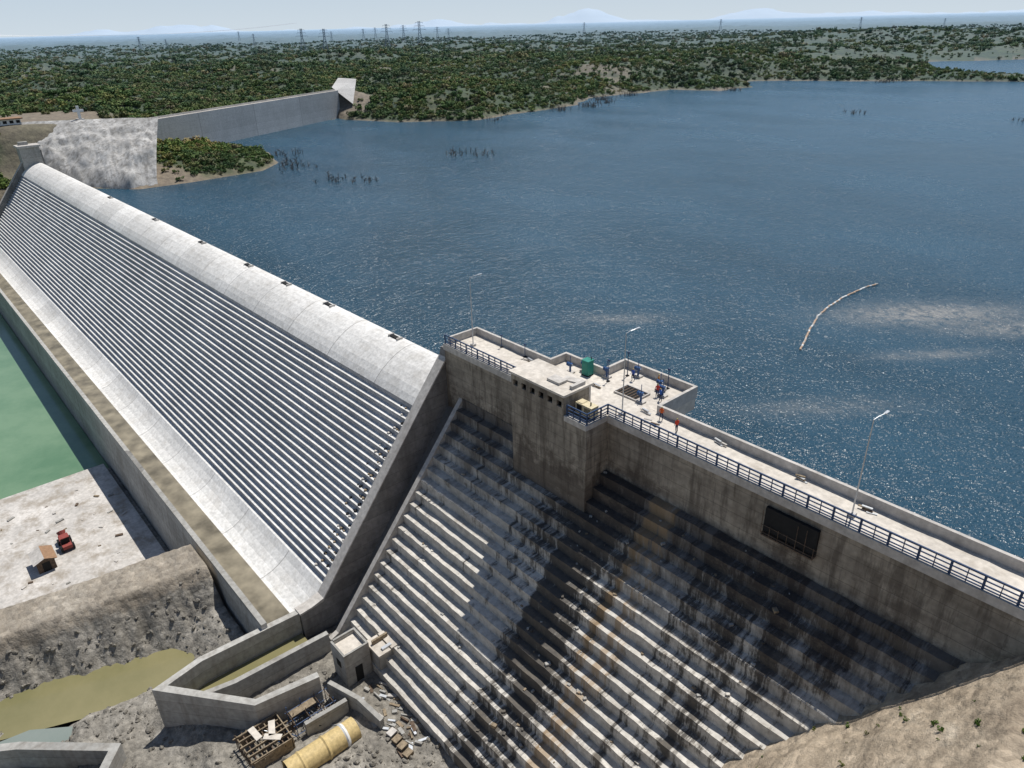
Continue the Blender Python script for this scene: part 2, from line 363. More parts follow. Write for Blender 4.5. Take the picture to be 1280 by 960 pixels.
def G(x,y):
    n=fbm(x/6,y/6,2,5,.6); n2=fbm(x/1.6,y/1.6,4,4,.6)
    z=-24.3+0*x+n*.7+n2*.22
    left=1-sm(-52,-50.5,x); pz=-25.0+n*.8+n2*.35
    pz=pz+1.0*sm(8,13,y)
    pz=pz-2.1*np.exp(-(((x+59.5-.33*y)/3.0)**2+((y-1)/9.5)**2)**1.5)
    pz=pz-1.6*(1-sm(-3.5,-.5,y+(x+54)*.3))*sm(-59.5,-58,x)
    z=z*(1-left)+pz*left
    lowf=(1-sm(3,7,y))*sm(-54,-50,x)*(1-sm(-44,-38,x)); z=z-1.3*lowf
    cx=-63.8-(13-y)*.285; d=np.abs(x-cx); top=-20.6-(13-y)*.075+n2*.08
    rill=np.abs(fbm(x/9,y/1.7,19,4,.6))
    berm=top-np.clip(d-2.1+n*.35,0,99)*(1.15)-rill*1.5*sm(2.2,3.5,d)
    farside=x<cx
    base=np.where(farside,-28.4+.03*n,z); z=np.maximum(base,berm+np.where(d>2.4,n*.5+n2*.4,0))
    wat=1-sm(-104,-102,x+n*.0); z=z*(1-wat)+(-34)*wat
    hill=-5+1.12*(x+5.6)+n*.6+n2*.22+.6*fbm(x/2.5,y/9,14,5,.6)-.03*(35-y)
    hill=np.where(hill>-1.5,-1.5+(hill+1.5)*.25,hill)
    z=np.where(x>-34,np.maximum(z,hill),z)
    tanv=np.clip(np.maximum(sm(-32,-22,x),(d<3.0)*.4),0,1)*1.0
    return z,tanv
xs=np.concatenate([np.arange(-243,-112,3.),np.arange(-112,-76,1.),np.arange(-76,8,.25),np.arange(8,48.1,2.)]); ys=np.concatenate([np.arange(-90,-16,3.),np.arange(-16,22,.25),np.arange(22,35.7,.6)])
X,Y=np.meshgrid(xs,ys,indexing='ij'); Z,T=G(X,Y)
Z=np.where((X<-49.5)&(Y>13.4),-34,Z)
grid('ground',X,Y,Z,{'tan':T},M['gravel'])
sheet('green_water',[(-243,-90),(-98,-90),(-98,13.2),(-243,13.2)],-28.75,'green')
sheet('olive_pond_water',[(-72,-14),(-62,-14),(-56.6,-1),(-52.0,9),(-60,12.5),(-64,10)],-25.9,'olive')
sheet('grey_pond_water',[(-61,-20),(-40,-20),(-40,5.0),(-49.5,5.0),(-55.6,-.8),(-58,-4)],-25.75,'grey')
mb=MB(); mb.profile([(12.7,-33),(12.7,-28.1),(-60,-28.1),(-60,-33)],-103.2,-70.5,1,'slab'); mb.build('concrete_work_slab')

# ---------------------------------------------------------------- spillway
pts=[(39,-46),(39,-5.3),(38.75,-4.6),(38.35,-4.05),(37.9,-3.72),(37.3,-3.6),(36.6,-3.68),(35.9,-3.9),(35.2,-4.2),(34.4,-4.68),(33.6,-5.25),(33.0,-5.82),(32.5,-6.4)]
mt=['ogee']*(len(pts)-1)
n=26; h=14.9/n; t=11.9/n; w,z=32.5,-6.4
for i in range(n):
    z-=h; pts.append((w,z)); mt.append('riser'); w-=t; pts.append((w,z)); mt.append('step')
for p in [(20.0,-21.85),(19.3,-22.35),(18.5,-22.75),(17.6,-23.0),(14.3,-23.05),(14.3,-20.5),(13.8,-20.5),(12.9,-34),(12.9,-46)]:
    pts.append(p); mt.append('apron')
mt=mt+['apron']
mt[-5]='low';mt[-4]='low';mt[-3]='low'
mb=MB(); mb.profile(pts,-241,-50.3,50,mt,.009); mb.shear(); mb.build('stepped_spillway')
mb=MB(); mb.box(-240,-50.6,14.31,17.2,-23.3,-22.97,'sed'); mb.shear(); mb.build('gutter_water')
mb=MB()
for s_ in (-62,-76.5,-88,-100,-118,-141,-170):
    mb.box(s_-.7,s_+.7,37.0,37.5,-3.7,-3.5,'dark'); mb.box(s_-.9,s_-.7,36.9,37.6,-3.75,-3.4,'para'); mb.box(s_+.7,s_+.9,36.9,37.6,-3.75,-3.4,'para')
mb.shear(); mb.build('crest_vent_boxes')
def twall(name,s0,s1,upper):
    q=[(38.9,-46),(38.9,upper),(35.2,upper),(34.9,-1.75),(33.4,-3.45),(31.8,-5.3),(19.5,-20.7),(18.4,-21.0),(17.2,-21.1),(17.2,-46)]
    mb=MB(); mb.profile(q,s0,s1,1,'twall'); mb.profile([(35.0,-1.55),(34.75,-1.9),(31.7,-5.55),(19.4,-20.95),(17.1,-21.2),(17.1,-21.0),(18.3,-20.9),(19.5,-20.6),(31.9,-5.15),(35.0,-1.35)],s0-.06,s1+.06,1,'para')
    return mb
mb=twall('x',-50.75,-49.75,-.6); mb.build('spillway_training_wall')
mb=twall('x',-242.2,-241,-.4); mb.box(-244,-239.6,33.6,38.4,-8,.6,'low'); mb.box(-244.4,-239.2,33.2,38.8,.6,1.1,'para'); mb.box(-243.4,-242,34.2,36.4,1.1,1.9,'low'); mb.shear(); mb.build('spillway_pier')
q=[(35.4,-4.2),(35.4,-7),(20.2,-26),(18.6,-26),(18.6,-23.4),(19.4,-23.1)]
mb=MB(); mb.profile(q,-47.9,-47.4,1,'para'); mb.build('face_kerb_wall')

# ---------------------------------------------------------------- right, non-overflow section
pts=[(38.7,-46),(38.7,0),(35.6,0),(35.6,-4.7)]; mt=['para','deck','wall']
w,z=35.6,-4.7; h=.93;t=.748
for i in range(21):
    w-=t; pts.append((w,z)); mt.append('rstep'); z-=h; pts.append((w+.0,z)); mt.append('rstep')
pts+=[(w,-46)]; mt+=['rstep','rstep']
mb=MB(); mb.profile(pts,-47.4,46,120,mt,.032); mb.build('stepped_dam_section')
mb=MB(); mb.profile([(38.7,-46),(38.7,-.0),(35.5,-.0),(35.5,-5.6),(19.4,-25.4),(19.4,-46)],-49.75,-47.92,1,['para','deck','chute','chute','chute','chute']); mb.build('drainage_chute')
mb=MB(); mb.box(-49.72,-38.5,34.9,35.585,-7.5,-.012,'wall'); mb.box(-49.7,-47.3,34.92,38.6,-7.4,-.015,'deck'); mb.build('left_deck_wall')
mb=MB(); mb.box(-30.38,46,35.42,35.80,-.45,.12,'para'); mb.box(-49.7,-38.52,34.75,35.1,-.45,.12,'para'); mb.build('deck_edge_kerb')
mb=MB(); mb.box(-38.5,-30.4,33.2,35.597,-14,-.006,'wall')
mb.build('gate_block')
mb=MB(); z0,z1=0,1.6; a0,a1=-38.5,-32.7
mb.box(a0,a1,33.2,33.4,-.004,.62,'wall'); mb.box(a0,a1,33.2,33.4,1.12,z1,'wall')
nw=6; seg=(a1-a0)/nw
for i in range(nw+1):
    c_=a0+i*seg; mb.box(max(a0,c_-.22),min(a1,c_+.22),33.2,33.4,.62,1.12,'wall')
mb.box(a0,a0+.2,33.4,35.9,-.004,z1,'wall'); mb.box(a1-.2,a1,33.4,35.9,-.004,z1,'wall'); mb.box(a0,a1,35.9,36.1,-.004,z1,'para')
mb.box(a0-.15,a1+.15,33.05,36.25,1.6,1.78,'deck')
mb.box(a1-2.6,a1-1.3,34.0,34.9,1.78,1.98,'para'); mb.box(a1-1.9,a1-.5,35.0,35.7,1.78,1.9,'para',.3); mb.box(a1-.4,a1-.1,34.2,35.6,1.78,2.05,'para')
mb.box(a0+.3,a1-.3,34.6,34.7,.1,1.5,'dark'); mb.build('gatehouse')
mb=MB(); mb.box(-39.6,-35.3,38.705,40.5,-1.3,-.006,'deck'); mb.box(-35.3,-28.1,38.705,43.1,-1.3,-.009,'deck'); mb.box(-39,-35.5,38.71,40,-46,-1.3,'wall'); mb.box(-34.8,-28.6,38.71,42.6,-46,-1.3,'wall'); mb.build('intake_platform')
mb=MB(); mb.polywall([(-49.5,35.3),(-49.5,38.6),(-39.6,38.6),(-39.6,40.45),(-35.2,40.45),(-35.2,43.05),(-28.15,43.05),(-28.15,38.6),(46,38.6)],.24,-.3,.68,'para'); mb.build('parapet_wall')
mb=MB()
mb.box(-32.6,-30.6,38.9,40.3,-.003,.03,'dark')
for k in range(7): mb.box(-32.6+k*.32,-32.52+k*.32,38.9,40.3,.03,.08,'rust')
mb.polywall([(-32.7,38.8),(-30.5,38.8),(-30.5,40.4),(-32.7,40.4),(-32.7,38.95)],.12,-.003,.14,'para'); mb.build('intake_hatch')
def rail(name,path,h=.85,sp=.78):
    mb=MB()
    for (a,b) in zip(path[:-1],path[1:]):
        a=Vector(a);b=Vector(b);L_=(b-a).length;nn=max(1,round(L_/sp))
        ang_=math.atan2(b.y-a.y,b.x-a.x)
        for i in range(nn+(1 if b==Vector(path[-1]) else 0)):
            p=a+(b-a)*i/nn; wdt=.06 if i%2==0 else .02
            mb.box(p.x-wdt,p.x+wdt,p.y-.035,p.y+.035,.12,.12+h,'blue',ang_,(p.x,p.y))
        for zz,tt in ((h,.045),(.66*h,.03),(.33*h,.03),(.10,.03)):
            c=(a+b)/2; mb.box(c.x-L_/2,c.x+L_/2,c.y-tt,c.y+tt,.12+zz-tt,.12+zz+tt,'blue',ang_,(c.x,c.y))
    mb.build(name)
rail('blue_railing',[(-32.5,33.35),(-30.5,33.35),(-30.5,35.58),(46,35.58)])
rail('blue_railing',[(-49.6,34.95),(-38.7,34.95)])
mb=MB(); mb.box(-32.6,-30.38,33.12,33.5,-.3,.121,'para'); mb.box(-30.7,-30.36,33.5,35.4,-.3,.118,'para'); mb.build('block_kerb')
def lamp(s,w,hh=6.4):
    mb=MB(); mb.box(s-.2,s+.2,w-.2,w+.2,0,.2,'para'); mb.cyl((s,w,.2),(s,w,hh),.05,.03,'galv',10)
    mb.tube([(s,w,hh-.02),(s+.12,w+.35,hh+.12),(s+.25,w+.75,hh+.18)],.025,'galv')
    mb.box(s+.17,s+.33,w+.7,w+1.15,hh+.14,hh+.21,'galv'); mb.build('street_lamp')
lamp(-12.8,36.9); lamp(-29.9,36.5,6.5); lamp(-47.6,36.6,6.4); lamp(3,36.9)
mb=MB(); mb.box(-17.2,-13.8,35.3,35.55,-2.7,-.95,'dark'); mb.build('wall_recess')
mb=MB()
for x in np.arange(-17.25,-13.7,.57): mb.cyl((x,35.15,-2.85),(x,35.15,-1.1 if random.random()<.5 else -2.1),.02,.02,'rust',6)
for zz in (-2.75,-2.2): mb.cyl((-17.3,35.15,zz),(-13.7,35.15,zz),.022,.022,'rust',6)
for x in (-17.2,-15.5,-13.8): mb.cyl((x,35.15,-2.8),(x,35.6,-2.8),.03,.03,'rust',6)
mb.box(-17.2,-13.8,35.1,35.58,-2.95,-2.86,'rust'); mb.build('scaffold_platform')

def hoist(s,w,rot=0):
    mb=MB(); mb.box(s-.35,s+.35,w-.25,w+.25,0,.12,'para'); mb.cyl((s,w,.1),(s,w,.65),.09,.08,'bluem',10); mb.box(s-.18,s+.18,w-.13,w+.13,.6,.85,'bluem',rot)
    mb.cyl((s,w,.85),(s,w,1.5),.03,.03,'bluem',8); mb.cyl((s-.18,w,.72),(s-.32,w,.72),.17,.17,'bluem',12); mb.cyl((s+.15,w,.72),(s+.3,w,.72),.07,.07,'galv',8)
    mb.build('gate_hoist',bevel=.01)
for a in ((-37.6,38.9,.2),(-34.9,40.4,.5),(-33.2,42.3,0),(-30.4,41.6,1),(-29.7,41.0,0),(-36.9,39.9,.4),(-30.2,39.0,.3)): hoist(*a)
mb=MB(); s,w=-36.3,39.6; mb.box(s-.36,s+.36,w-.36,w+.36,0,.08,'dark'); mb.box(s-.34,s+.34,w-.34,w+.34,.08,1.3,'teal'); mb.box(s-.38,s+.38,w-.38,w+.38,1.3,1.38,'teal'); mb.box(s-.26,s+.26,w-.365,w-.34,.12,1.2,'teal'); mb.cyl((s+.2,w+.2,1.3),(s+.2,w+.2,1.6),.04,.04,'dark'); mb.build('portable_toilet',bevel=.02)
mb=MB(); s,w=-31.6,34.5
mb.box(s-.85,s+.85,w-.4,w+.4,.1,.2,'dark'); mb.box(s-.8,s+.8,w-.38,w+.38,.2,1.0,'cream'); mb.box(s-.7,s-.2,w-.3,w+.3,1.0,1.05,'cream'); mb.cyl((s+.4,w,1),(s+.4,w,1.25),.05,.05,'dark')
for k in range(5): mb.box(s+.1+k*.12,s+.16+k*.12,w-.40,w-.381,.35,.85,'dark')
mb.box(s-.65,s-.15,w-.395,w-.381,.3,.9,'dark'); mb.build('diesel_generator',bevel=.02)
for (s,w) in ((-41.5,37.9),(-28.9,37.9),(-22.5,38.1),(-16.5,38.1),(-12.3,37.9),(-27.5,36.9),(-34.3,38.4)):
    mb=MB()
    for k in range(4):
        a=random.uniform(-.4,.4); mb.box(s+a-.3,s+a+.3,w-.08+k*.03,w+.05+k*.03,k*.07,k*.07+.06,random.choice(['wood','para','galv','rust']),random.uniform(-.4,.4))
    mb.build('material_pile')
for (s,w,hh) in ((-45.5,38.2,1.1),(-42.5,38.3,1.1),(-33.9,41.8,2.0),(-34.3,39.9,1.8),(-30.2,42.3,1.6)):
    mb=MB(); mb.cyl((s,w,0),(s,w,hh),.04,.03,'blue',8); mb.box(s-.12,s+.12,w-.12,w+.12,0,.06,'dark'); mb.box(s-.1,s+.1,w-.05,w+.05,hh,hh+.15,'blue'); mb.build('instrument_post')

def person(s,w,z,head,shirt,legs=(.03,.04,.08),helm=(.7,.7,.1)):
    V=[(0,0,.95),(0,0,1.15),(0,0,1.38),(0,0,1.50),(0,.02,1.62),
       (.10,0,.90),(.13,.08,.50),(.12,-.02,.08),(.12,.14,.04),(-.10,0,.90),(-.13,-.06,.50),(-.13,-.16,.09),(-.13,-.02,.04),
       (.20,0,1.40),(.26,.02,1.12),(.22,.18,.93),(.21,.25,.88),(-.20,0,1.40),(-.27,-.02,1.12),(-.24,.08,.88),(-.23,.12,.80),(0,.02,1.70)]
    E=[(0,1),(1,2),(2,3),(3,4),(4,21),(0,5),(5,6),(6,7),(7,8),(0,9),(9,10),(10,11),(11,12),(2,13),(13,14),(14,15),(15,16),(2,17),(17,18),(18,19),(19,20)]
    Rr=[.15,.14,.17,.055,.10,.10,.07,.045,.04,.10,.07,.045,.04,.07,.045,.032,.03,.07,.045,.032,.03,.09]
    me=bpy.data.meshes.new('worker'); me.from_pydata(V,E,[]); o=bpy.data.objects.new('construction_worker',me); COL.objects.link(o)
    o.modifiers.new('skin','SKIN')
    for i,r in enumerate(Rr): me.skin_vertices[0].data[i].radius=(r,r*.85,)
    me.skin_vertices[0].data[0].use_root=True
    sb=o.modifiers.new('s','SUBSURF'); sb.levels=1; sb.render_levels=1
    m,nt,b=newmat('workwear'); sp=sep(nt)
    c=ramp(nt,math_(nt,'DIVIDE',sp[2],1.9),[(0,(.03,.025,.02)),(.055,legs),(.50,shirt),(.79,(.30,.17,.11)),(.885,helm)],'CONSTANT')
    L(nt,c,b.inputs['Base Color']); me.materials.append(m)
    o.location=(s*K,w*K,z*K); o.rotation_euler=(0,0,head)
for a in ((-25.6,37.3,0,1.2,(.55,.06,.03)),(-29.9,40.6,0,.5,(.5,.05,.04)),(-29.3,40.2,0,2.5,(.04,.12,.4)),(-30.9,42.0,0,-1,(.5,.2,.03)),(-33.0,41.4,0,3,(.05,.10,.35)),(-27.4,37.9,0,.2,(.6,.12,.03))): person(*a)

# ---------------------------------------------------------------- channel walls and outlet works
mb=MB(); mb.polywall([(-50.3,17.15),(-50.6,8.5),(-49.9,5.0),(-43.7,10.2),(-42.8,15.2)],.6,-27.5,[-21.1,-20.9,-20.9,-21.3,-21.3],'low'); mb.build('channel_wall',bevel=.03)
mb=MB(); mb.polywall([(-47.2,18.3),(-47.6,10.0),(-48.3,6.9)],.5,-26,-22.1,'low'); mb.build('channel_wall',bevel=.03)
mb=MB(); mb.polywall([(-42.7,15.9),(-39.6,16.9),(-37.0,17.4)],.4,-27,[-22.6,-22.6,-23.2],'low'); mb.polywall([(-40.4,16.2),(-40.6,12.6)],.4,-27,[-22.9,-22.9],'low'); mb.build('outlet_wall',bevel=.03)
mb=MB(); mb.polywall([(-57.5,-9),(-54.6,-4.8),(-49.3,.8),(-46.5,-1.5)],.7,-28,-23.6,'low'); mb.polywall([(-52.6,-6),(-48.2,-1.4)],.5,-28,-24.0,'low'); mb.build('sill_wall',bevel=.03)
sheet('channel_water',[(-50.3,17),(-50.5,8.6),(-49.8,5.5),(-47.7,7),(-47.5,17)],-23.4,'olive')
mb=MB()
prof=[(-3.4,.93),(-2.4,.93),(-2.28,1.0),(-2.1,.93),(-.4,.93),(-.28,1.02),(-.1,.93),(1.2,.93),(1.32,1.02),(1.5,.93),(2.4,.93)]
for (a,ra),(b_,rb) in zip(prof[:-1],prof[1:]): mb.cyl((-38.3,13.3+a,-23.9),(-38.3,13.3+b_,-23.9),ra,rb,'white' if 1.0<a<1.4 else 'pipe',24,False)
mb.cyl((-38.3,10,-23.9),(-38.3,10.3,-23.9),.85,.85,'dark',24); mb.cyl((-38.3,15.6,-23.9),(-38.3,15.69,-23.9),.92,.92,'para',24); mb.build('outlet_pipe',True)
mb=MB()
for i in range(6):
    x=-43.2+i*.62+random.uniform(-.06,.06)
    if i in (0,5): mb.box(x,x+.12,8.2,11.2,-25.6,-23.0,'wood')
    mb.box(x,x+.09,8.0+random.uniform(-.3,.2),11.4+random.uniform(-.2,.4),-23.1,-22.97+.02*i,random.choice(['wood','rust']),random.uniform(-.05,.05))
for i in range(8): mb.box(-43.4,-40.2+random.uniform(-.3,.3),8.1+i*.42,8.18+i*.42,-23.3,-23.14,random.choice(['wood','rust']),random.uniform(-.03,.03))
for i in range(9): mb.cyl((-43.2+i*.38,8.0,-25.6),(-43.2+i*.38,8.0,-22.3-random.random()*.5),.03,.03,'rust',6)
mb.box(-43.3,-40.1,11.3,11.38,-25.5,-22.9,'wood'); mb.box(-42.9,-40.3,8.6,10.9,-25.5,-24.6,'low')
for (x,y,r) in ((-42.4,9.3,.1),(-41.2,10.2,.8),(-42.0,10.5,-.4)): mb.box(x-.7,x+.7,y-.25,y+.25,-22.95,-22.88,'deck',r)
mb.build('timber_formwork')
mb=MB()   # scaffold frame in the outlet bay
for x in (-42.4,-41.5,-40.8):
    for y in (12.0,13.2,14.4,15.3): mb.cyl((x,y,-25.2),(x,y,-22.0-random.random()*.6),.035,.035,random.choice(['bluem','rust']),6)
for y in (12.0,13.2,14.4,15.3):
    for z_ in (-24,-22.9): mb.cyl((-42.6,y,z_),(-40.6,y,z_),.03,.03,'rust',6)
for x in (-42.4,-40.8):
    for z_ in (-23.9,-22.8): mb.cyl((x,11.8,z_),(x,15.5,z_),.03,.03,'bluem',6)
mb.box(-42.4,-41.7,12.1,14.2,-22.86,-22.8,'wood')
mb.build('pipe_scaffold')
mb=MB()
for i in range(50):
    a=(-42.6+random.random()*2.2,10.8+random.random()*4.4,-25.2+random.random()*.8); b_=(a[0]+random.uniform(-1.2,1.2),a[1]+random.uniform(-1.5,1.5),a[2]+random.uniform(.2,1.8)); mb.cyl(a,b_,.035,.035,random.choice(['rust','bluem','dark','galv']),6)
mb.build('rebar_and_props')
mb=MB(); s,w=-43.6,18.6
mb.polywall([(s-1.1,w-1.1),(s+1.1,w-1.1),(s+1.1,w+1.1),(s-1.1,w+1.1),(s-1.1,w-.93)],.18,-25,-20.7,'low'); mb.box(s-1,s+1,w-1,w+1,-25,-21.1,'deck')
mb.box(s+1.19,s+1.21,w-.35,w+.35,-24.2,-22.5,'dark'); mb.box(s-.3,s+.4,w-1.22,w-1.2,-22.6,-21.9,'dark'); mb.build('valve_house')
mb=MB(); s,w=-42.2,21.2
mb.box(s-.9,s+.9,w-1.2,w+.9,-25,-21.6,'low'); mb.box(s-1.15,s+1.15,w-1.3,w-.1,-21.6,-21.42,'deck'); mb.box(s-1.1,s+1.1,w,w+1.1,-21.5,-21.35,'deck'); mb.box(s-.5,s-.3,w-1,w+.5,-21.42,-21.0,'wood'); mb.box(s+.5,s+.8,w-.7,w+.2,-21.42,-21.25,'galv'); mb.build('pump_house')
mb=MB()
def stack(x,y,a,q,hh_,mat,r):
    z_=float(G(np.array([x]),np.array([y]))[0][0]); mb.box(x-a,x+a,y-q,y+q,z_-.1,z_+hh_,mat,r)
for i in range(44):
    x=-38+random.uniform(-3.2,4.2); y=18.6+random.uniform(-1.8,1.5); stack(x,y,random.uniform(.15,.5),random.uniform(.04,.16),random.uniform(.06,.22),random.choice(['para','wood','galv','rust','low','low']),.4+random.gauss(0,.4))
for i in range(4):
    for k in range(3): stack(-36.0+i*.75,17.6,.28,.35,.12+.14*k,random.choice(['wood','para']),.2)
mb.build('building_material_stacks')
mb=MB()
for i in range(190):
    k=random.randrange(0,20); y=35.6-.748*(k+random.uniform(.15,.85)); z_=-4.7-.93*k; x=random.uniform(-46.5,-14) if i%3 else random.gauss(-27,2.5); q=random.uniform(.04,.14)*(1.5 if random.random()<.08 else 1)
    mb.box(x-q,x+q*random.uniform(.6,1.6),y-q*.7,y+q*.7,z_-.02,z_+q*random.uniform(.5,1.3),random.choice(['low','rstep','rstep','wood','low']),random.uniform(0,3))
for i in range(90):
    k=random.randrange(0,25); y=32.5-(11.9/26)*(k+.5); z_=-6.4-(14.9/26)*(k+1); x=-51.5-abs(random.gauss(0,1.2))-(k*.05); q=random.uniform(.05,.14)
    mb.box(x-q,x+q,y-q,y+q,z_-.02,z_+q,random.choice(['para','wood','dark']),random.uniform(0,3))
mb.build('loose_rubble')
mb=MB(); s,w,z=-84.2,1.8,-28.1
mb.box(s-1.2,s+1.2,w-.9,w+.9,z,z+1.5,'rust'); mb.add([(s-1.5,w-1.2,z+1.4),(s+1.5,w-1.2,z+1.4),(s+1.5,w,z+1.9),(s-1.5,w,z+1.9),(s+1.5,w+1.2,z+1.4),(s-1.5,w+1.2,z+1.4)],[(0,1,2,3),(3,2,4,5),(0,3,5),(1,4,2)],['para','roof','rust','rust']); mb.box(s+1.2,s+1.23,w-.4,w+.4,z,z+1.3,'dark'); mb.build('site_shed')
mb=MB(); s,w=-86.4,4.4
for a,b_ in ((-.8,-.6),(-.8,.6),(.9,-.6),(.9,.6)): mb.cyl((s+a,w+b_-.12,z+.4),(s+a,w+b_+.12,z+.4),.4,.4,'dark',14)
mb.box(s-1.4,s+1.3,w-.5,w+.5,z+.4,z+.8,'red'); mb.box(s-.3,s+.6,w-.45,w+.45,z+.8,z+1.5,'dark'); mb.box(s-.35,s+.65,w-.5,w+.5,z+1.5,z+1.6,'red'); mb.cyl((s-1.0,w,z+.8),(s-1.5,w,z+1.3),.3,.5,'red',12); mb.build('dump_tractor',bevel=.03)
mb=MB()
for i in range(40):
    x=random.uniform(-100,-73); y=random.uniform(-6,11.5); q=random.uniform(.08,.3)
    mb.box(x-q*random.uniform(1,2.5),x+q,y-q*.6,y+q*.6,z-.01,z+q*.6,random.choice(['wood','rust','para','low']),random.uniform(0,3))
mb.build('site_debris')

# ---------------------------------------------------------------- far bank structures
def P3(a,b,t): return tuple(a[i]+(b[i]-a[i])*t for i in range(3))
bot=[(-262,28),(-247,36.5),(-226,47.8),(-217,54),(-217,60)]; top=[(-290,28),(-268,38),(-259,54),(-250,66),(-243,72)]
na,nb=160,34; Xs=np.zeros((na,nb));Ys=Xs.copy();Zs=Xs.copy()
for i in range(na):
    u=i/(na-1)*4; k=min(3,int(u)); f=u-k; a=np.array(bot[k])*(1-f)+np.array(bot[k+1])*f; c_=np.array(top[k])*(1-f)+np.array(top[k+1])*f
    for j in range(nb):
        v=j/(nb-1); p=a*(1-v**1.0)+c_*v; Xs[i,j],Ys[i,j]=p; Zs[i,j]=-13.5+(3.2+13.5)*(v**.62)
zz=fbm(Xs/6,Ys/6,77,5,.6)*2.4; Zs+=zz*np.sin(np.linspace(0,math.pi,nb))[None,:]; Xs+=zz*.8
Zs[:, -1]=3.2
grid('shotcrete_abutment',Xs,Ys,Zs,{},M['shot'],smooth=False)
mb=MB(); mb.polywall([(-266,66),(-327.5,178.5)],2.2,-16,0,'fardam',topmat='para'); mb.polywall([(-266.8,66.3),(-327,177)],.3,0,.6,'para')
mb.add([(-327.5,178.5,-.2),(-321,183,-6),(-338,196,3.6),(-345,190,4.2),(-334,180,1.0)],[(0,1,2,4),(4,2,3)],'fardam')
mb.build('saddle_dam_wall')
mb=MB(); mb.box(-259.3,-258.7,54,54.7,2.8,7.0,'white'); mb.box(-259.25,-258.75,52.9,55.8,5.3,6.0,'white'); mb.box(-260,-258,53.3,55.3,2.6,3.4,'para'); mb.build('white_cross')
mb=MB(); s,w,z=-268,38,2.7
mb.box(s-2,s+2,w-5,w+2.0,z,z+1.5,'white'); mb.box(s-2.6,s+2.6,w-5.6,w+2.6,z+1.5,z+1.8,'roof')
for k in range(4): mb.box(s+1.99,s+2.03,w-4.3+k*1.7,w-3.3+k*1.7,z+.4,z+1.2,'dark')
mb.build('viewpoint_building')
s,w=-342,196; z=float(height(np.array([-342.]),np.array([198.]))[0][0]); mb=MB()
mb.box(s-2,s+2,w-1.5,w+1.5,z-1,z+2.2,'white'); mb.box(s-2.2,s+2.2,w-1.7,w+1.7,z+2.2,z+2.4,'para'); mb.box(s+1.99,s+2.05,w-.4,w+.4,z,z+1.6,'dark'); mb.build('white_hut')
mb=MB(); bp=[(-39.2,82.5),(-40.6,86.5),(-42.0,90.5),(-43.4,95),(-44.2,100),(-44.6,105),(-44.3,111.5),(-43.6,115)]
fine=[]
for i in range(len(bp)-1):
    for k in range(7):
        f=k/7; fine.append((bp[i][0]*(1-f)+bp[i+1][0]*f+random.uniform(-.07,.07),bp[i][1]*(1-f)+bp[i+1][1]*f,W+.06))
for a,c_ in zip(fine[:-1],fine[1:]):
    q=P3(a,c_,.86); mb.cyl(a,q,.13,.13,random.choice(['boom','boom','white','para']),8)
mb.build('floating_boom')
def deadtree(s,w,n=9,h=3):
    mb=MB()
    for i in range(n):
        x=s+random.gauss(0,2.8);y=w+random.gauss(0,2.6);hh_=h*random.uniform(.3,.8); lx=random.uniform(-.5,.5);ly=random.uniform(-.5,.5)
        mb.cyl((x,y,W-1),(x+lx,y+ly,W+hh_),.10,.04,'twig',5)
        for k in range(5):
            f=random.uniform(.3,.9); p=(x+lx*f,y+ly*f,W-1+(hh_+1)*f); mb.cyl(p,(p[0]+random.uniform(-1,1),p[1]+random.uniform(-1,1),p[2]+random.uniform(.3,1)),.06,.02,'twig',4)
    mb.build('drowned_tree')
for a in ((-186,99,16,2.3),(-181,104,10,1.8),(-196,147,14,2.6),(-190,153,10,2.4),(-150,330,14,2.4),(-86,340,14,2.4),(-222,101,16,2.6),(-262,282,40,3.2),(-280,312,40,3.2),(-262,262,30,3.2),(-255,396,30,3),(-214,99,14,2),(-210,495,34,3),(-240,110,16,2.4),(-258,215,14,2.4),(-285,340,30,3),(-268,300,30,3)): deadtree(*a)
def pylon(s,w,h,rot):
    z=float(height(np.array([float(s)]),np.array([float(w)]))[0][0]); mb=MB(); r=h*.012
    def q(x,y,zz): return (s+x*math.cos(rot)-y*math.sin(rot),w+x*math.sin(rot)+y*math.cos(rot),z+zz)
    b0=h*.13;b1=h*.035
    lv=[0,.2,.38,.52,.64,.74,.82,.9,1]
    for i in range(len(lv)-1):
        for sx,sy in ((1,1),(1,-1),(-1,1),(-1,-1)):
            f0,f1=lv[i],lv[i+1]; r0=b0+(b1-b0)*min(1,f0/.64); r1=b0+(b1-b0)*min(1,f1/.64)
            mb.cyl(q(sx*r0,sy*r0,h*f0),q(sx*r1,sy*r1,h*f1),r*.6,r*.6,'steelfar',4,False)
            mb.cyl(q(sx*r0,sy*r0,h*f0),q(-sx*r1,sy*r1,h*f1),r*.3,r*.3,'steelfar',3,False); mb.cyl(q(sx*r0,sy*r0,h*f0),q(sx*r1,-sy*r1,h*f1),r*.3,r*.3,'steelfar',3,False)
    for f,l in ((.70,.26),(.83,.20),(.95,.15)):
        for sg in (1,-1):
            mb.cyl(q(0,0,h*f+h*.03),q(sg*h*l,0,h*f),r*.5,r*.3,'steelfar',4); mb.cyl(q(0,0,h*f-h*.02),q(sg*h*l,0,h*f),r*.5,r*.3,'steelfar',4); mb.cyl(q(sg*h*l,0,h*f),q(sg*h*l,0,h*f-h*.06),r*.3,r*.3,'steelfar',4)
    mb.build('transmission_tower')
